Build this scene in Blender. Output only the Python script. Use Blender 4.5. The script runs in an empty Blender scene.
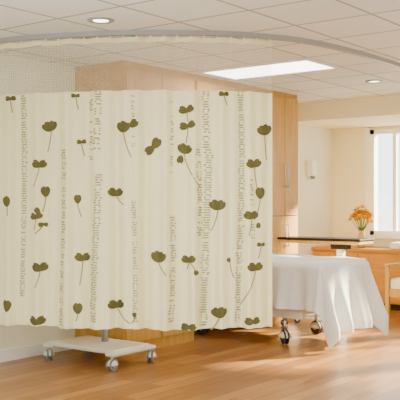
import bpy, bmesh, math, random
from mathutils import Vector, Matrix
random.seed(7)
S = bpy.context.scene
COL = S.collection

# ---------------------------------------------------------------- helpers
FU, FV = 0.794, 0.608          # curtain bay is turned against the room axes
def W(x, d):
    return (0.608*x + 0.794*d, -0.794*x + 0.608*d)

def lin(c):
    c = c/255.0
    return c/12.92 if c <= 0.04045 else ((c+0.055)/1.055)**2.4
def rgb(r, g, b): return (lin(r), lin(g), lin(b), 1)

def mat(name, col, rough=0.6, metal=0.0, noise=0.04, nscale=12, bump=0.0, bscale=200, spec=0.5, emit=0, trans=0):
    m = bpy.data.materials.new(name); m.use_nodes = True
    nt = m.node_tree; p = nt.nodes['Principled BSDF']
    p.inputs['Roughness'].default_value = rough
    p.inputs['Metallic'].default_value = metal
    p.inputs['Specular IOR Level'].default_value = spec
    tc = nt.nodes.new('ShaderNodeTexCoord')
    n = nt.nodes.new('ShaderNodeTexNoise'); n.inputs['Scale'].default_value = nscale
    nt.links.new(tc.outputs['Object'], n.inputs['Vector'])
    mx = nt.nodes.new('ShaderNodeMixRGB'); 
    mx.inputs[1].default_value = col
    mx.inputs[2].default_value = tuple(c*(1-noise*3) for c in col[:3])+(1,)
    nt.links.new(n.outputs['Fac'], mx.inputs[0])
    nt.links.new(mx.outputs[0], p.inputs['Base Color'])
    if bump:
        n2 = nt.nodes.new('ShaderNodeTexNoise'); n2.inputs['Scale'].default_value = bscale
        nt.links.new(tc.outputs['Object'], n2.inputs['Vector'])
        b = nt.nodes.new('ShaderNodeBump'); b.inputs['Strength'].default_value = bump; b.inputs['Distance'].default_value = 0.01
        nt.links.new(n2.outputs['Fac'], b.inputs['Height']); nt.links.new(b.outputs[0], p.inputs['Normal'])
    if emit:
        p.inputs['Emission Color'].default_value = col
        p.inputs['Emission Strength'].default_value = emit
    if trans:
        tr = nt.nodes.new('ShaderNodeBsdfTranslucent'); nt.links.new(mx.outputs[0], tr.inputs[0])
        ms = nt.nodes.new('ShaderNodeMixShader'); ms.inputs[0].default_value = trans
        nt.links.new(p.outputs[0], ms.inputs[1]); nt.links.new(tr.outputs[0], ms.inputs[2])
        nt.links.new(ms.outputs[0], nt.nodes['Material Output'].inputs['Surface'])
    return m

def wood(name, c1, c2, rough=0.4, axis='Z', scale=1.0, spec=.5):
    m = bpy.data.materials.new(name); m.use_nodes = True
    nt = m.node_tree; p = nt.nodes['Principled BSDF']; p.inputs['Roughness'].default_value = rough
    p.inputs['Specular IOR Level'].default_value = spec
    tc = nt.nodes.new('ShaderNodeTexCoord'); mp = nt.nodes.new('ShaderNodeMapping')
    sc = {'Z': (14, 14, 1.2), 'X': (1.2, 14, 14), 'Y': (14, 1.2, 14)}[axis]
    mp.inputs['Scale'].default_value = [s*scale for s in sc]
    n = nt.nodes.new('ShaderNodeTexNoise'); n.inputs['Scale'].default_value = 2; n.inputs['Detail'].default_value = 6
    n.inputs['Distortion'].default_value = 0.6
    cr = nt.nodes.new('ShaderNodeValToRGB'); cr.color_ramp.elements[0].color = c1; cr.color_ramp.elements[1].color = c2
    cr.color_ramp.elements[0].position = .3; cr.color_ramp.elements[1].position = .7
    L = nt.links.new
    L(tc.outputs['Object'], mp.inputs[0]); L(mp.outputs[0], n.inputs['Vector']); L(n.outputs['Fac'], cr.inputs[0]); L(cr.outputs[0], p.inputs['Base Color'])
    return m

def empty(name):
    e = bpy.data.objects.new(name, None); COL.objects.link(e); e.empty_display_size = .1; return e

def obj(name, bm, m, parent=None, smooth=False, bev=0):
    me = bpy.data.meshes.new(name)
    if smooth:
        for f in bm.faces: f.smooth = True
    bmesh.ops.recalc_face_normals(bm, faces=bm.faces) if smooth is not None else None
    bm.to_mesh(me); bm.free()
    o = bpy.data.objects.new(name, me); COL.objects.link(o); me.materials.append(m)
    if parent: o.parent = parent
    if bev:
        b = o.modifiers.new('bev', 'BEVEL'); b.width = bev; b.segments = 3; b.limit_method = 'ANGLE'
    return o

def addbox(bm, x0, x1, y0, y1, z0, z1):
    r = bmesh.ops.create_cube(bm, size=1)
    for v in r['verts']:
        v.co = Vector((x0+(v.co.x+.5)*(x1-x0), y0+(v.co.y+.5)*(y1-y0), z0+(v.co.z+.5)*(z1-z0)))
def box(name, x0, x1, y0, y1, z0, z1, m, parent=None, bev=0):
    bm = bmesh.new(); addbox(bm, x0, x1, y0, y1, z0, z1)
    return obj(name, bm, m, parent, bev=bev)
def boxes(name, L, m, parent=None, bev=0):
    bm = bmesh.new()
    for b in L: addbox(bm, *b)
    return obj(name, bm, m, parent, bev=bev)
def addcyl(bm, p0, p1, r, r2=None, seg=20):
    p0 = Vector(p0); p1 = Vector(p1); d = p1-p0
    q = Vector((0, 0, 1)).rotation_difference(d.normalized()).to_matrix().to_4x4()
    bmesh.ops.create_cone(bm, cap_ends=True, segments=seg, radius1=r, radius2=r if r2 is None else r2, depth=d.length,
                          matrix=Matrix.Translation((p0+p1)/2) @ q)
def cyl(name, p0, p1, r, m, parent=None, r2=None, seg=24, bev=0):
    bm = bmesh.new(); addcyl(bm, p0, p1, r, r2, seg); o = obj(name, bm, m, parent, bev=bev)
    for f in o.data.polygons: f.use_smooth = len(f.vertices) == 4
    return o
def tube(name, pts, r, m, parent=None, cyclic=False, res=3):
    cu = bpy.data.curves.new(name, 'CURVE'); cu.dimensions = '3D'; cu.bevel_depth = r; cu.bevel_resolution = res; cu.use_fill_caps = True
    s = cu.splines.new('POLY'); s.points.add(len(pts)-1)
    for i, p in enumerate(pts): s.points[i].co = (*p, 1)
    s.use_cyclic_u = cyclic
    o = bpy.data.objects.new(name, cu); COL.objects.link(o); cu.materials.append(m)
    if parent: o.parent = parent
    return o

# ---------------------------------------------------------------- materials
M_wall = mat('wall_paint', rgb(241, 238, 218), .8, noise=.01, bump=.05)
M_wallw = mat('wall_paint_warm', rgb(246, 236, 200), .8, noise=.01, bump=.05)
M_white = mat('white_paint', rgb(245, 245, 240), .45, noise=.01)
M_plastic = mat('cream_plastic', rgb(228, 226, 212), .35, noise=.01)
M_wood = wood('maple', rgb(206, 160, 78), rgb(188, 140, 60), .5, spec=.3)
M_woodh = wood('maple_h', rgb(188, 134, 46), rgb(166, 112, 32), .45, 'Y', spec=.3)
M_dark = wood('walnut_top', rgb(52, 38, 30), rgb(34, 24, 20), .55, 'Y', spec=.15)
M_rubber = mat('grey_rubber', rgb(130, 130, 132), .6)
M_rubberd = mat('dark_rubber', rgb(60, 60, 64), .6)
M_metal = mat('brushed_metal', rgb(190, 190, 190), .3, metal=.9, noise=.01)
M_track = mat('track_aluminium', rgb(160, 160, 158), .4, metal=.2, noise=.01)
M_fabric = mat('curtain_fabric', rgb(252, 246, 200), .9, noise=.012, nscale=5, bump=.08, bscale=400, spec=.1, trans=.25)
M_leaf = mat('print_olive', rgb(104, 99, 58), .9, noise=.12, nscale=25, spec=.1)
M_leaf2 = mat('print_taupe', rgb(166, 158, 112), .9, noise=.08, nscale=30, spec=.1)
M_bark = mat('print_bark', rgb(236, 228, 184), .9, noise=.03, nscale=30, spec=.1)
M_sheet = mat('sheet_cotton', rgb(222, 225, 224), .85, noise=.01, bump=.06, bscale=150, spec=.15, trans=.08)
M_cush = mat('cushion_cream', rgb(232, 228, 210), .85, noise=.02)
M_lamp = mat('lamp_diffuser', rgb(255, 252, 245), .5, emit=7.0)
M_leafg = mat('stem_green', rgb(84, 120, 50), .6)
M_yel = mat('petal_yellow', rgb(225, 172, 0), .9, noise=.03, nscale=60, spec=0)
M_org = mat('petal_orange', rgb(205, 132, 0), .9, noise=.03, spec=0)
M_beige = mat('vase_ceramic', rgb(195, 165, 120), .25)

# floor
m = bpy.data.materials.new('wood_floor'); m.use_nodes = True; nt = m.node_tree; p = nt.nodes['Principled BSDF']
L = nt.links.new
tc = nt.nodes.new('ShaderNodeTexCoord')
br = nt.nodes.new('ShaderNodeTexBrick'); br.inputs['Scale'].default_value = 1
br.inputs['Brick Width'].default_value = 1.2; br.inputs['Row Height'].default_value = .13
br.inputs['Mortar Size'].default_value = .004; br.inputs['Mortar Smooth'].default_value = .2
br.inputs['Color1'].default_value = rgb(174, 124, 70); br.inputs['Color2'].default_value = rgb(134, 88, 46)
br.inputs['Mortar'].default_value = rgb(88, 56, 30); br.offset = .37
mp = nt.nodes.new('ShaderNodeMapping'); mp.inputs['Scale'].default_value = (1.5, 22, 1)
no = nt.nodes.new('ShaderNodeTexNoise'); no.inputs['Scale'].default_value = 1.5; no.inputs['Detail'].default_value = 6
mr = nt.nodes.new('ShaderNodeMapRange'); mr.inputs['From Min'].default_value = .3; mr.inputs['From Max'].default_value = .7
mr.inputs['To Min'].default_value = .76; mr.inputs['To Max'].default_value = 1.12
mx = nt.nodes.new('ShaderNodeMixRGB'); mx.blend_type = 'MULTIPLY'; mx.inputs[0].default_value = 1
L(tc.outputs['Object'], br.inputs['Vector']); L(tc.outputs['Object'], mp.inputs[0]); L(mp.outputs[0], no.inputs['Vector'])
L(no.outputs['Fac'], mr.inputs[0]); L(br.outputs['Color'], mx.inputs[1]); L(mr.outputs[0], mx.inputs[2]); L(mx.outputs[0], p.inputs['Base Color'])
p.inputs['Roughness'].default_value = .28; p.inputs['Specular IOR Level'].default_value = .35
M_floor = m

# ceiling tiles
m = bpy.data.materials.new('ceiling_tile'); m.use_nodes = True; nt = m.node_tree; p = nt.nodes['Principled BSDF']
L = nt.links.new
tc = nt.nodes.new('ShaderNodeTexCoord'); mp = nt.nodes.new('ShaderNodeMapping'); mp.inputs['Location'].default_value = (-.45, -.15, 0)
br = nt.nodes.new('ShaderNodeTexBrick'); br.inputs['Scale'].default_value = 1; br.offset = 0
br.inputs['Brick Width'].default_value = .6; br.inputs['Row Height'].default_value = .6
br.inputs['Mortar Size'].default_value = .012; br.inputs['Mortar Smooth'].default_value = .1
br.inputs['Color1'].default_value = rgb(236, 241, 241); br.inputs['Color2'].default_value = rgb(230, 235, 235); br.inputs['Mortar'].default_value = rgb(168, 171, 170)
no = nt.nodes.new('ShaderNodeTexNoise'); no.inputs['Scale'].default_value = 60
mr = nt.nodes.new('ShaderNodeMapRange'); mr.inputs['From Min'].default_value = .35; mr.inputs['From Max'].default_value = .65
mr.inputs['To Min'].default_value = .95; mr.inputs['To Max'].default_value = 1.02
mx = nt.nodes.new('ShaderNodeMixRGB'); mx.blend_type = 'MULTIPLY'; mx.inputs[0].default_value = 1
L(tc.outputs['Object'], mp.inputs[0]); L(mp.outputs[0], br.inputs['Vector']); L(tc.outputs['Object'], no.inputs['Vector'])
L(no.outputs['Fac'], mr.inputs[0]); L(br.outputs['Color'], mx.inputs[1]); L(mr.outputs[0], mx.inputs[2]); L(mx.outputs[0], p.inputs['Base Color'])
p.inputs['Roughness'].default_value = .9
M_ceil = m

# net header
m = bpy.data.materials.new('net_mesh'); m.use_nodes = True; nt = m.node_tree; p = nt.nodes['Principled BSDF']
L = nt.links.new
p.inputs['Base Color'].default_value = rgb(244, 242, 228); p.inputs['Roughness'].default_value = .9
uv = nt.nodes.new('ShaderNodeUVMap')
vo = nt.nodes.new('ShaderNodeTexVoronoi'); vo.inputs['Scale'].default_value = 1; vo.inputs['Randomness'].default_value = 0.0
mp = nt.nodes.new('ShaderNodeMapping'); mp.inputs['Scale'].default_value = (80, 80, 1)
mr = nt.nodes.new('ShaderNodeMapRange'); mr.inputs['From Min'].default_value = .35; mr.inputs['From Max'].default_value = .55
mr.inputs['To Min'].default_value = .07; mr.inputs['To Max'].default_value = .3
tr = nt.nodes.new('ShaderNodeBsdfTransparent'); ms = nt.nodes.new('ShaderNodeMixShader')
L(uv.outputs[0], mp.inputs[0]); L(mp.outputs[0], vo.inputs['Vector']); L(vo.outputs['Distance'], mr.inputs[0])
L(mr.outputs[0], ms.inputs[0]); L(tr.outputs[0], ms.inputs[1]); L(p.outputs[0], ms.inputs[2]); L(ms.outputs[0], nt.nodes['Material Output'].inputs['Surface'])
M_net = m
m = bpy.data.materials.new('window_glass'); m.use_nodes = True; nt = m.node_tree
tr = nt.nodes.new('ShaderNodeBsdfTransparent'); gl = nt.nodes.new('ShaderNodeBsdfGlossy'); gl.inputs['Roughness'].default_value = .02
ms = nt.nodes.new('ShaderNodeMixShader'); ms.inputs[0].default_value = .05
nt.links.new(tr.outputs[0], ms.inputs[1]); nt.links.new(gl.outputs[0], ms.inputs[2]); nt.links.new(ms.outputs[0], nt.nodes['Material Output'].inputs['Surface'])
M_glass = m

# ---------------------------------------------------------------- room shell
H = 2.65
HV = 5.75      # head wall
WU = 10.6      # window wall
box('floor', -3, WU+.15, -2.1, HV+.15, -.1, 0, M_floor)
box('ceiling', -3, WU+.15, -2.1, HV+.15, H, H+.1, M_ceil)
box('wall_head', -3, WU+.15, HV, HV+.15, 0, H, M_wall)
box('wall_right', -3, WU+.15, -2.1, -2.0, 0, H, M_wall)
wins = [(3.98, 5.16), (2.6, 3.78), (1.22, 2.4), (-.16, 1.02)]
z0, z1 = .94, 2.38
Lw = [(WU, WU+.15, -2.0, HV, 0, z0), (WU, WU+.15, -2.0, HV, z1, H)]
edges = [HV]+[e for w in wins for e in (w[1], w[0])]+[-2.0]
for i in range(0, len(edges), 2): Lw.append((WU, WU+.15, edges[i+1], edges[i], z0, z1))
boxes('wall_window', Lw, M_wallw)
box('ceiling_soffit', 9.3, WU, -2.0, HV, 2.42, H, M_wallw)
for i, (a, b) in enumerate(wins):
    e = empty('window_%d' % (i+1))
    fr = [(WU-.02, WU+.1, a, a+.06, z0, z1), (WU-.02, WU+.1, b-.06, b, z0, z1), (WU-.02, WU+.1, a, b, z0, z0+.06), (WU-.02, WU+.1, a, b, z1-.06, z1),
          (WU+.02, WU+.08, (a+b)/2-.025+.25, (a+b)/2+.025+.25, z0, z1)]
    boxes('frame', fr, M_white, e)
    boxes('casing', [(WU-.03, WU, a-.07, a, z0-.05, z1+.03), (WU-.03, WU, b, b+.07, z0-.05, z1+.03)], M_white, e)
    box('sill', WU-.07, WU+.05, a-.08, b+.08, z0-.04, z0, M_white, e)
    box('glass', WU+.05, WU+.055, a+.05, b-.05, z0+.05, z1-.05, M_glass, e)
boxes('baseboard_head', [(-3, 5.57, HV-.015, HV, 0, .1), (8.59, 9.98, HV-.015, HV, 0, .1)], M_white)

# ---------------------------------------------------------------- built-in cabinet (head wall unit)
cab = empty('built_in_wardrobe')
box('side_cabinet', 5.57, 6.6, 5.13, HV, .0, H, M_wood, cab)
box('tall_cabinet', 7.98, 8.59, 5.13, HV, .0, H, M_wood, cab)
box('bridge_cabinet', 6.6, 7.98, 5.13, HV, 2.15, H, M_wood, cab)
box('back_panel', 6.6, 7.98, 5.70, HV, 0, 2.15, M_wood, cab)
boxes('doors', [(5.59, 6.08, 5.11, 5.13, .1, H-.06), (6.09, 6.58, 5.11, 5.13, .1, H-.06),
                (7.99, 8.28, 5.11, 5.13, .1, 1.22), (8.29, 8.58, 5.11, 5.13, .1, 1.22), (7.99, 8.28, 5.11, 5.13, 1.23, H-.06), (8.29, 8.58, 5.11, 5.13, 1.23, H-.06),
                (6.62, 7.28, 5.11, 5.13, 2.17, H-.06), (7.29, 7.96, 5.11, 5.13, 2.17, H-.06)], M_wood, cab, bev=.004)
for i, (u, z) in enumerate([(6.03, 1.2), (6.14, 1.2), (8.25, 1.68), (8.32, 1.68), (8.25, 1.0), (8.32, 1.0)]):
    tube('handle_%d' % (i+1), [(u, 5.11, z-.12), (u, 5.08, z-.12), (u, 5.08, z+.12), (u, 5.11, z+.12)], .007, M_metal, cab)

d = empty('hand_sanitizer_dispenser')
box('body', 9.86, 9.99, HV-.1, HV, 1.74, 1.95, M_white, d, bev=.015)
box('nozzle', 9.9, 9.95, HV-.09, HV-.04, 1.70, 1.74, M_rubber, d)

# ---------------------------------------------------------------- ceiling fixtures
def arealamp(name, loc, rot, sx, sy, e, col=(1, .98, .93), parent=None):
    l = bpy.data.lights.new(name, 'AREA'); l.shape = 'RECTANGLE'; l.size = sx; l.size_y = sy; l.energy = e; l.color = col
    o = bpy.data.objects.new(name, l); COL.objects.link(o); o.location = loc; o.rotation_euler = rot
    if parent: o.parent = parent
    return o
def panel(u0, u1, v0, v1, e_=40):
    e = empty('ceiling_light_panel')
    box('diffuser', u0+.03, u1-.03, v0+.03, v1-.03, H-.012, H, M_lamp, e)
    t = .03
    boxes('bezel', [(u0, u1, v0, v0+t, H-.02, H), (u0, u1, v1-t, v1, H-.02, H), (u0, u0+t, v0+t, v1-t, H-.02, H), (u1-t, u1, v0+t, v1-t, H-.02, H)], M_white, e)
    arealamp('lamp', ((u0+u1)/2, (v0+v1)/2, H-.03), (0, 0, 0), u1-u0-.1, v1-v0-.1, e_, parent=e)
K = .42
panel(6.45, 7.05, 3.75, 4.95, 45*K)
panel(3.45, 4.05, .75, 1.95, 90*K)
panel(6.45, 7.05, .75, 1.95, 70*K)
panel(.45, 1.05, .75, 1.95, 90*K)
panel(.45, 1.05, 3.75, 4.95, 90*K)
panel(3.45, 4.05, 1.95, 3.15, 90*K)
def down(u, v):
    e = empty('recessed_downlight')
    bm = bmesh.new(); n = 32
    prof = [(.095, H), (.095, H-.008), (.07, H-.012), (.062, H-.004), (.05, H-.002)]
    rings = [[bm.verts.new((u+r*math.cos(2*math.pi*i/n), v+r*math.sin(2*math.pi*i/n), z)) for i in range(n)] for r, z in prof]
    for a, b in zip(rings, rings[1:]):
        for i in range(n): bm.faces.new((a[i], a[(i+1) % n], b[(i+1) % n], b[i]))
    obj('trim', bm, M_track, e, smooth=True)
    cyl('lens', (u, v, H-.006), (u, v, H), .055, M_lamp, e)
down(4.26, 4.14); down(8.1, 3.9)

# ---------------------------------------------------------------- curtain track & curtain
TP = [(-3.4, 8.2), (-2.6, 7.3), (-1.56, 6.56), (-.9, 6.33), (-.37, 6.26), (.22, 6.30), (.55, 6.42), (.80, 6.56), (1.2, 6.94), (1.87, 7.80), (2.3, 8.6)]
def D(x):
    P = TP
    for i in range(1, len(P)-2):
        if x <= P[i+1][0] or i == len(P)-3:
            break
    x0, x1 = P[i][0], P[i+1][0]
    m0 = (P[i+1][1]-P[i-1][1])/(P[i+1][0]-P[i-1][0]); m1 = (P[i+2][1]-P[i][1])/(P[i+2][0]-P[i][0])
    t = (x-x0)/(x1-x0); h = x1-x0
    return (2*t**3-3*t*t+1)*P[i][1]+(t**3-2*t*t+t)*h*m0+(-2*t**3+3*t*t)*P[i+1][1]+(t**3-t*t)*h*m1
def fold(x, z):
    a = .018*math.sin(2*math.pi*x/.235+.6*math.sin(3*x)) + .009*math.sin(2*math.pi*x/.11+1.3+2*math.sin(2.1*x))
    k = .45+.55*(2.62-z)/2.2
    return a*k*2.2
def CS(x, z, off=0):
    u, v = W(x, D(x)+fold(x, z)-off)
    return (u, v, z)
XL, XR = -2.2, .553
tr = empty('curtain_track')
bm = bmesh.new(); prev = None; N = 90
for i in range(N+1):
    x = -2.6+(1.9+2.6)*i/N
    dx = 1.0; dd = (D(x+.01)-D(x-.01))/.02
    l = math.hypot(dx, dd); nx, nd = -dd/l*.022, dx/l*.022
    a = W(x+nx, D(x)+nd); b = W(x-nx, D(x)-nd)
    ring = [bm.verts.new((*a, H)), bm.verts.new((*a, H-.035)), bm.verts.new((*b, H-.035)), bm.verts.new((*b, H))]
    if prev:
        for k in range(4): bm.faces.new((prev[k], prev[(k+1) % 4], ring[(k+1) % 4], ring[k]))
    else: bm.faces.new(ring)
    prev = ring
bm.faces.new(prev)
obj('rail', bm, M_track, tr)

cur = empty('privacy_curtain')
bm = bmesh.new()
for i in range(28):
    x = XL+.02+(XR-XL-.04)*i/27
    u, v = W(x, D(x)); addcyl(bm, (u, v, H-.06), (u, v, H-.036), .005, seg=8)
obj('carriers', bm, M_white, cur)
def hem(x): return .425+.006*math.sin(9*x)
def sheetgrid(name, zf0, zf1, nz, m, uv=False):
    bm = bmesh.new(); nx = 380
    L = bm.loops.layers.uv.new('UVMap')
    G = []
    for i in range(nx+1):
        x = XL+(XR-XL)*i/nx
        G.append([(bm.verts.new(CS(x, zf0(x)+(zf1-zf0(x))*j/nz)), x, zf0(x)+(zf1-zf0(x))*j/nz) for j in range(nz+1)])
    for i in range(nx):
        for j in range(nz):
            q = [G[i][j], G[i+1][j], G[i+1][j+1], G[i][j+1]]
            f = bm.faces.new([a[0] for a in q]); f.smooth = True
            for lp, a in zip(f.loops, q): lp[L].uv = (a[1], a[2])
    return obj(name, bm, m, cur, smooth=None)
sheetgrid('fabric', hem, 2.2, 24, M_fabric)
sheetgrid('net_header', lambda x: 2.2, 2.57, 6, M_net)
def band(name, za, zb, off, m, xa=XL, xb=XR):
    bm = bmesh.new(); pr = None; n = 300
    for i in range(n+1):
        x = xa+(xb-xa)*i/n
        za_, zb_ = (za(x), zb(x)) if callable(za) else (za, zb)
        c = (bm.verts.new(CS(x, za_, off)), bm.verts.new(CS(x, zb_, off)))
        if pr: f = bm.faces.new((pr[0], c[0], c[1], pr[1])); f.smooth = True
        pr = c
    obj(name, bm, m, cur, smooth=None)
band('bottom_hem', lambda x: hem(x)-.002, lambda x: hem(x)+.03, .003, M_fabric)
band('header_tape', 2.565, 2.60, .003, M_fabric)
band('seam_tape', 2.185, 2.205, .003, M_fabric)

# print -- unit is 7.5 mm of cloth
UN = .0075
def PX(c, r): return (-1.5+c*UN, 2.8875-r*UN)
bmL = bmesh.new(); bmT = bmesh.new(); bmB = bmesh.new()
def poly(bm, c, r, outline, off=.004):
    cx = sum(p[0] for p in outline)/len(outline); cy = sum(p[1] for p in outline)/len(outline)
    def V(a, b):
        x, z = PX(c+a, r+b); return bm.verts.new(CS(x, z, off))
    n = len(outline)
    ctr = V(cx, cy); rings = [[V(cx+(a-cx)*k, cy+(b-cy)*k) for a, b in outline] for k in (.35, .7, 1)]
    for i in range(n):
        j = (i+1) % n
        bm.faces.new((ctr, rings[0][i], rings[0][j]))
        for q in (0, 1): bm.faces.new((rings[q][i], rings[q+1][i], rings[q+1][j], rings[q][j]))
def leaf(c, r, size, ang, bm=None):
    o = []; size *= 1.18
    for i in range(22):
        t = 2*math.pi*i/22
        a = size*(math.cos(t)); w = size*.82*math.sin(t)*(1+.22*math.cos(t))
        if i == 0: a *= .78
        o.append((a*math.cos(ang)-w*math.sin(ang)+size*.85*math.cos(ang), a*math.sin(ang)+w*math.cos(ang)+size*.85*math.sin(ang)))
    poly(bm or bmL, c, r, o, off=.005+.0006*R())
def stroke(bm, P, w, off=.003):
    pr = None
    for i, (a, b) in enumerate(P):
        q = P[min(i+1, len(P)-1)]; s = P[max(i-1, 0)]
        dx, dy = q[0]-s[0], q[1]-s[1]; l = math.hypot(dx, dy) or 1
        n = (-dy/l*w/2, dx/l*w/2)
        x, z = PX(a+n[0], b+n[1]); x2, z2 = PX(a-n[0], b-n[1])
        c = (bm.verts.new(CS(x, z, off)), bm.verts.new(CS(x2, z2, off)))
        if pr: bm.faces.new((pr[0], c[0], c[1], pr[1]))
        pr = c
R = random.random
def sprig(c, r, size, a1, a2, stem=(6, 18), dk=True):
    leaf(c, r, size, math.radians(a1)); 
    if a2 is not None: leaf(c, r, size*.92, math.radians(a2))
    if stem:
        P = []
        for k in range(9):
            t = k/8; P.append((c+stem[0]*t**1.6, r+stem[1]*t))
        stroke(bmT, P, 1.2, .004)
# sprigs: column, row, leaf size, two leaf directions, stem vector
SP = [(49,129,5.0,-140,-75,(-4,22)), (37,166,4.2,215,-40,(-6,20)), (43,196,4.8,-90,None,(-3,16)), (34,218,3.6,200,-40,(-2,12)), (37,213,3.0,-130,None,None), (41,224,2.4,160,20,(-8,10)),
 (2,206,5.0,-110,None,(0,10)), (77,203,4.0,-90,None,(4,14)), (124,132,5.2,-110,-70,(8,26)), (131,127,4.2,-40,None,None), (154,148,5.0,-60,150,None),
 (184,153,4.6,-110,-40,(16,34)), (181,156,3.6,100,None,None), (187,112,4.0,200,-40,(1,10)), (188,127,4.0,185,-30,(-2,16)),
 (116,195,4.2,220,-40,(8,10)), (218,209,5.0,-130,-55,(-7,22)), (255,166,4.4,210,-50,(3,24)), (261,198,5.2,-90,None,(-6,22)), (266,133,5.0,-70,-135,(2,26)), 
 (252,218,4.2,215,-45,(-3,18)), (259,223,2.6,90,None,None), (159,261,5.2,-115,-60,(8,14)), (189,261,3.8,210,-40,(-2,8)), (195,270,2.4,60,None,(-5,-8)), (256,270,4.4,215,-40,(-16,36)),
 (219,316,5.0,-60,-130,(-8,14)), (253,323,4.0,200,-20,None), (82,260,4.2,215,-40,(-3,26)), (38,271,4.6,215,-45,(-5,18)), (77,314,5.0,-90,None,(-2,8)), (117,307,4.4,-150,-45,(14,16)),
 (35,325,4.6,210,-40,None), (189,327,3.8,190,-20,None), (1,314,5.4,-90,None,None), (224,95,2.6,190,-20,(3,10)), (5,96,2.8,190,-20,(2,14)), (81,142,2.4,190,-20,(3,14)), (262,245,2.2,180,0,(-3,14)),
 (75,95,2.2,180,0,(3,14)), (136,316,2.4,-110,None,(-4,6)), (230,262,2.2,-120,None,(4,16))]
SP += [(-40,130,5,-120,-40,(-4,22)), (-70,180,4.5,180,-10,(3,20)), (-30,240,4.5,200,-20,(-4,18)), (-65,280,5,-100,180,(-4,18))]
for s in SP: sprig(*s)
def dash(cx, r, w, h):
    poly(bmT, cx, r, [(-w/2, -h*.2), (-w*.2, -h/2), (w*.3, -h/2), (w/2, h*.1), (w*.2, h/2), (-w*.3, h*.45)], .0036)
def trunk(c0, r0, r1, wv, width, ph, gap=.12):
    P = [(c0+wv*math.sin((r_-r0)/55+ph), r_) for r_ in [r0+(r1-r0)*k/40 for k in range(41)]]
    if r1-r0 > 100: 
        for s in (-.375, -.125, .125, .375): stroke(bmB, [(a+s*width, b) for a, b in P], width*.25, .0026)
    r = r0
    while r < r1:
        cc = c0+wv*math.sin((r-r0)/55+ph)
        if R() > gap:
            q = R()
            if q < .6:
                dash(cc+(R()-.5)*1.2, r, width*(.8+.35*R()), 1.5)
            elif q < .85:
                s = (R()-.5)*width*.3
                dash(cc-width*.28+s, r, width*.5, 1.6); dash(cc+width*.33+s, r+.3, width*.45, 1.4)
            else:
                dash(cc-width*.35, r, width*.35, 1.6)
                dash(cc+width*.4, r-.6, width*.3, 1.3)
        r += 2.3+.4*R()
for t in [(18,93,300,1.5,6,.3,.1), (61,150,330,2,5,1,.3), (96,92,150,3,7,2,.1), (96,175,322,3,7,2,.05), (88,100,160,3,4,1,.4), (133,92,150,1,3,0,.4), (134,200,322,2,5,0,.2), (171,215,322,2,5.5,1,.25), (170,100,180,2,3,1,.6),
          (205,92,150,1.5,7,0,.06), (206,150,327,2.5,8,1.6,.03), (196,150,235,4,5,.5,.2), (240,92,327,2,6,.4,.1), (250,180,240,3,4,.4,.3), (-25,92,327,2,6,.4,.1), (-55,92,300,2,5,2,.1)]:
    trunk(*t)
obj('print_leaves', bmL, M_leaf, cur, smooth=None)
obj('print_stems', bmT, M_leaf2, cur, smooth=None)
obj('print_bark', bmB, M_bark, cur, smooth=None)

# ---------------------------------------------------------------- casters
def caster(name, u, v, r, parent, top, ang=0.0, mw=None):
    e_m = mw or M_rubber
    ca, sa = math.cos(ang), math.sin(ang)
    for k, s in enumerate((-.018, .018)):
        px, py = -sa*s, ca*s
        a = (u+px-sa*-.008, v+py+ca*-.008, r); b = (u+px+sa*-.008, v+py-ca*-.008, r)
        cyl(name+'_wheel_%d' % (k+1), a, b, r, e_m, parent, bev=.004)
    cyl(name+'_axle', (u-sa*.03, v+ca*.03, r), (u+sa*.03, v-ca*.03, r), r*.35, M_metal, parent)
    bm = bmesh.new()
    bmesh.ops.create_uvsphere(bm, u_segments=20, v_segments=12, radius=1)
    for q in list(bm.verts):
        if q.co.z < -.01: q.co.z = -.01
        q.co = Vector((u+q.co.x*r*.95, v+q.co.y*r*.95, r*.95+q.co.z*r*.95))
    obj(name+'_hood', bm, M_plastic, parent, smooth=True)
    cyl(name+'_stem', (u, v, r*1.7), (u, v, top), r*.28, M_metal, parent)

st = empty('rolling_bedside_stand')
bm = bmesh.new()
addbox(bm, 5.0, 5.46, 4.72, 5.48, .125, .165)
obj('base_plate', bm, M_plastic, st, bev=.015)
boxes('base_arms', [(4.96, 5.5, 4.68, 4.78, .115, .15), (4.96, 5.5, 5.42, 5.52, .115, .15)], M_plastic, st, bev=.015)
for i, (u, v) in enumerate([(4.99, 4.72), (5.47, 4.72), (4.99, 5.47), (5.47, 5.47)]): caster('caster_%d' % (i+1), u, v, .05, st, .12, ang=.5*i)
cyl('column', (5.3, 5.1, .16), (5.3, 5.1, .95), .03, M_metal, st)
box('table_top', 5.02, 5.44, 4.75, 5.45, .95, .98, M_woodh, st, bev=.01)

# ---------------------------------------------------------------- hospital bed
bed = empty('hospital_bed')
U0, U1, V0, V1 = 6.92, 7.80, 3.88, 5.66
TOP = .81
box('mattress', U0+.02, U1-.02, V0+.02, V1-.02, .60, TOP-.012, M_white, bed, bev=.04)
box('deck', U0, U1, V0, V1, .48, .59, M_plastic, bed, bev=.02)
boxes('frame_rails', [(U0+.0, U0+.08, V0+.2, V1-.05, .26, .36), (U1-.08, U1, V0+.2, V1-.05, .26, .36), (U0+.05, U1-.05, V0+.38, V0+.46, .24, .32), (U0+.05, U1-.05, V1-.4, V1-.32, .24, .32)], M_plastic, bed, bev=.015)
boxes('lift_legs', [(U0+.1, U0+.16, V0+.42, V0+.48, .3, .52), (U1-.16, U1-.1, V0+.42, V0+.48, .3, .52), (U0+.1, U0+.16, V1-.4, V1-.34, .3, .52), (U1-.16, U1-.1, V1-.4, V1-.34, .3, .52)], M_metal, bed)
for i, (u, v) in enumerate([(U0+.05, V0+.42), (U1-.07, V0+.5), (U0+.05, V1-.35), (U1-.07, V1-.35)]): caster('caster_%d' % (i+1), u, v, .07, bed, .26, ang=.9+.4*i, mw=M_rubberd)
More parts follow.
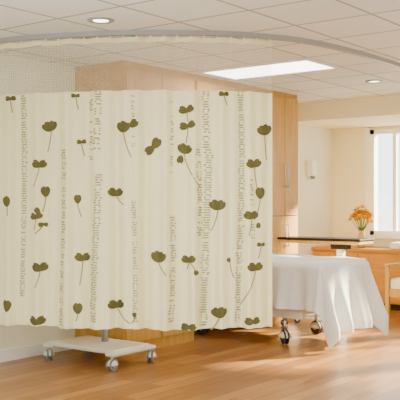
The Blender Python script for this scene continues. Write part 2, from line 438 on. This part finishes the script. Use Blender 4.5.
box('headboard', U0+.02, U1-.02, V1-.01, V1+.03, .45, 1.2, M_wood, bed, bev=.02)
box('pillow', U0+.15, U1-.15, V1-.5, V1-.08, TOP, TOP+.13, M_sheet, bed, bev=.05)
bm = bmesh.new()
drop = .60; nu = 90; nv = 110
W0, W1 = U0-drop*.76, U1+drop*.95; Vf = V0-drop*1.12; Vh = V1-.55
G = []
def drape(u, v):
    du = (U0-u) if u < U0 else ((u-U1) if u > U1 else 0.0); su = -1 if u < U0 else 1
    dv = (V0-v) if v < V0 else 0.0
    cu = min(max(u, U0), U1); cv = max(v, V0)
    if du == 0 and dv == 0:
        z = TOP+.007*math.sin(u*9+v*4)+.007*math.sin(v*13+u*3)
        return (u, v, z)
    dist = (du**2.2+dv**2.2)**(1/2.2)
    ang = math.atan2(dv, du)
    arc = cu*1.0-cv*1.0
    rip = .5+.5*math.sin(arc*17+ang*5)
    rip2 = math.sin(arc*41+ang*7)
    f = min(dist/.6, 1)
    out = .035*min(dist/.06, 1)+(.03+.12*rip)*f**1.2+.018*rip2*f
    if du and dv: out += .07*f*math.sin(2*ang)
    ox = su*math.cos(ang)*out if du else 0
    oy = -math.sin(ang)*out if dv else 0
    dz = max(0, dist-.02)+min(dist, .02)*.3
    z = TOP-dz*1.02
    z = max(z, .012+.01*rip)
    return (cu+ox, cv+oy, z)
for i in range(nu+1):
    G.append([bm.verts.new(drape(W0+(W1-W0)*i/nu, Vf+(Vh-Vf)*j/nv)) for j in range(nv+1)])
for i in range(nu):
    for j in range(nv): bm.faces.new((G[i][j], G[i+1][j], G[i+1][j+1], G[i][j+1]))
o = obj('bedspread', bm, M_sheet, bed, smooth=True)
s = o.modifiers.new('sol', 'SOLIDIFY'); s.thickness = .008; s.offset = 1
ss = o.modifiers.new('sub', 'SUBSURF'); ss.levels = 1; ss.render_levels = 1

# ---------------------------------------------------------------- overbed table
ot = empty('overbed_table')
box('top', 8.0, 8.36, 4.02, 5.04, .965, .99, M_dark, ot, bev=.008)
box('edge_band', 8.01, 8.35, 4.03, 5.03, .93, .965, M_wood, ot, bev=.006)
box('housing', 8.1, 8.26, 4.25, 4.42, .87, .93, M_dark, ot, bev=.01)
box('column', 8.14, 8.22, 4.30, 4.37, .13, .88, M_plastic, ot, bev=.008)
boxes('base', [(8.13, 8.23, 4.26, 4.42, .10, .14), (8.0, 8.36, 4.28, 4.34, .09, .13), (8.02, 8.07, 4.3, 5.0, .09, .12), (8.3, 8.35, 4.3, 5.0, .09, .12)], M_plastic, ot, bev=.008)
for i, (u, v) in enumerate([(8.03, 4.31), (8.33, 4.31), (8.045, 4.97), (8.325, 4.97)]): caster('caster_%d' % (i+1), u, v, .035, ot, .1, ang=.7*i, mw=M_rubberd)

# ---------------------------------------------------------------- window bench
wb = empty('window_bench')
box('carcass', 10.04, WU-.001, 2.4, HV-.001, .08, .74, M_woodh, wb)
box('plinth', 10.1, WU-.001, 2.4, HV-.001, 0, .08, M_dark, wb)
box('counter', 10.0, WU-.001, 2.38, HV-.001, .74, .78, M_woodh, wb, bev=.008)
boxes('door_fronts', [(10.02, 10.04, 2.43+.66*i, 2.43+.66*i+.64, .1, .72) for i in range(5)], M_woodh, wb, bev=.006)
box('bench_cushion', 10.02, WU-.08, 2.5, 4.62, .78, .87, M_cush, None, bev=.03)

ch = empty('patient_armchair')
cx, cy = 9.25, 3.72
for i, (a, b) in enumerate([(0, 0), (0, .55), (.55, 0), (.55, .55)]):
    box('leg_%d' % (i+1), cx+a, cx+a+.05, cy+b, cy+b+.05, 0, .62 if a == 0 else 1.0, M_wood, ch, bev=.006)
boxes('rails', [(cx+.01, cx+.59, cy+.01, cy+.04, .26, .36), (cx+.01, cx+.59, cy+.56, cy+.59, .26, .36), (cx+.01, cx+.04, cy+.04, cy+.56, .26, .36)], M_wood, ch)
boxes('arms', [(cx-.02, cx+.6, cy-.01, cy+.06, .62, .65), (cx-.02, cx+.6, cy+.54, cy+.61, .62, .65)], M_wood, ch, bev=.01)
box('seat', cx+.02, cx+.56, cy+.05, cy+.55, .34, .48, M_cush, ch, bev=.035)
box('backrest', cx+.5, cx+.58, cy+.05, cy+.55, .48, 1.0, M_cush, ch, bev=.03)

# ---------------------------------------------------------------- flowers
fl = empty('vase_of_yellow_flowers')
fu, fv, fz = 10.2, 5.1, .781
bm = bmesh.new(); n = 28
prof = [(.0, 0), (.045, 0), (.06, .04), (.062, .1), (.045, .16), (.035, .2), (.045, .23), (.038, .23), (.028, .2)]
rings = [[bm.verts.new((fu+max(r, .0005)*math.cos(2*math.pi*i/n), fv+max(r, .0005)*math.sin(2*math.pi*i/n), fz+z)) for i in range(n)] for r, z in prof]
for a, b in zip(rings, rings[1:]):
    for i in range(n): bm.faces.new((a[i], a[(i+1) % n], b[(i+1) % n], b[i]))
obj('vase', bm, M_beige, fl, smooth=True)
bs = bmesh.new(); by = bmesh.new(); bo = bmesh.new()
for k in range(30):
    a = k*2.4; rr = .02+.12*math.sqrt((k+.5)/30); hz = .46-1.1*(rr-.03)+.08*R()
    c = Vector((fu+rr*math.cos(a), fv+rr*math.sin(a), fz+hz))
    addcyl(bs, (fu, fv, fz+.19), c, .003, seg=6)
    nrm = (c-Vector((fu, fv, fz+.22))).normalized()
    q = Vector((0, 0, 1)).rotation_difference(nrm)
    tgt = by if k % 4 else bo
    for t in range(9):
        th = 2*math.pi*t/9
        for lay, (rs, up) in enumerate(((1, 0), (.7, .02))):
            t2 = th+lay*.35
            P = [(0, 0, up), (.034*rs*math.cos(t2-.4), .034*rs*math.sin(t2-.4), up+.012), (.06*rs*math.cos(t2), .06*rs*math.sin(t2), up+.014), (.034*rs*math.cos(t2+.4), .034*rs*math.sin(t2+.4), up+.012)]
            tgt.faces.new([tgt.verts.new(c+q @ Vector(p_)) for p_ in P])
    bmesh.ops.create_icosphere(tgt, subdivisions=1, radius=.018, matrix=Matrix.Translation(c+nrm*.016))
for k in range(8):
    a = k*.8; c = Vector((fu, fv, fz+.2)); e_ = c+Vector((.11*math.cos(a), .11*math.sin(a), .08)); w_ = Vector((-math.sin(a), math.cos(a), 0))*.018
    mdp = (c+e_)/2+Vector((0, 0, .03))
    bs.faces.new([bs.verts.new(p_) for p_ in (c, mdp+w_, e_, mdp-w_)])
obj('stems', bs, M_leafg, fl, smooth=None); obj('yellow_blooms', by, M_yel, fl, smooth=None); obj('orange_blooms', bo, M_org, fl, smooth=None)

# ---------------------------------------------------------------- light
w = bpy.data.worlds.new('sky'); S.world = w; w.use_nodes = True
bg = w.node_tree.nodes['Background']; bg.inputs[0].default_value = (.93, 1, 1, 1); bg.inputs[1].default_value = 4.4
sl = bpy.data.lights.new('sun', 'SUN'); sl.energy = 60; sl.color = (1, .90, .60); sl.angle = .05
so = bpy.data.objects.new('sun', sl); COL.objects.link(so)
so.rotation_euler = Vector((-.8, .36, -.38)).to_track_quat('-Z', 'Y').to_euler()
so.location = (14, -3, 6)
arealamp('added_ceiling_fill', (2.0, 2.6, 1.9), (math.pi, 0, 0), 2.4, 2.4, 85, (.80, .95, 1))  # added out-of-view fill lamp, aimed up to brighten the ceiling; no real fixture
arealamp('added_ceiling_fill', (6.2, 0.2, 1.9), (math.pi, 0, 0), 2.0, 2.0, 75, (.80, .95, 1))  # second added ceiling fill, also unseen and not a fixture of the ward

cam = bpy.data.cameras.new('camera'); cam.lens = 75.6; cam.sensor_width = 36; cam.shift_y = .0125
co = bpy.data.objects.new('camera', cam); COL.objects.link(co)
co.location = (0, 0, 1.35); co.rotation_euler = (math.radians(90), 0, math.atan2(FV, FU)-math.pi/2)
S.camera = co
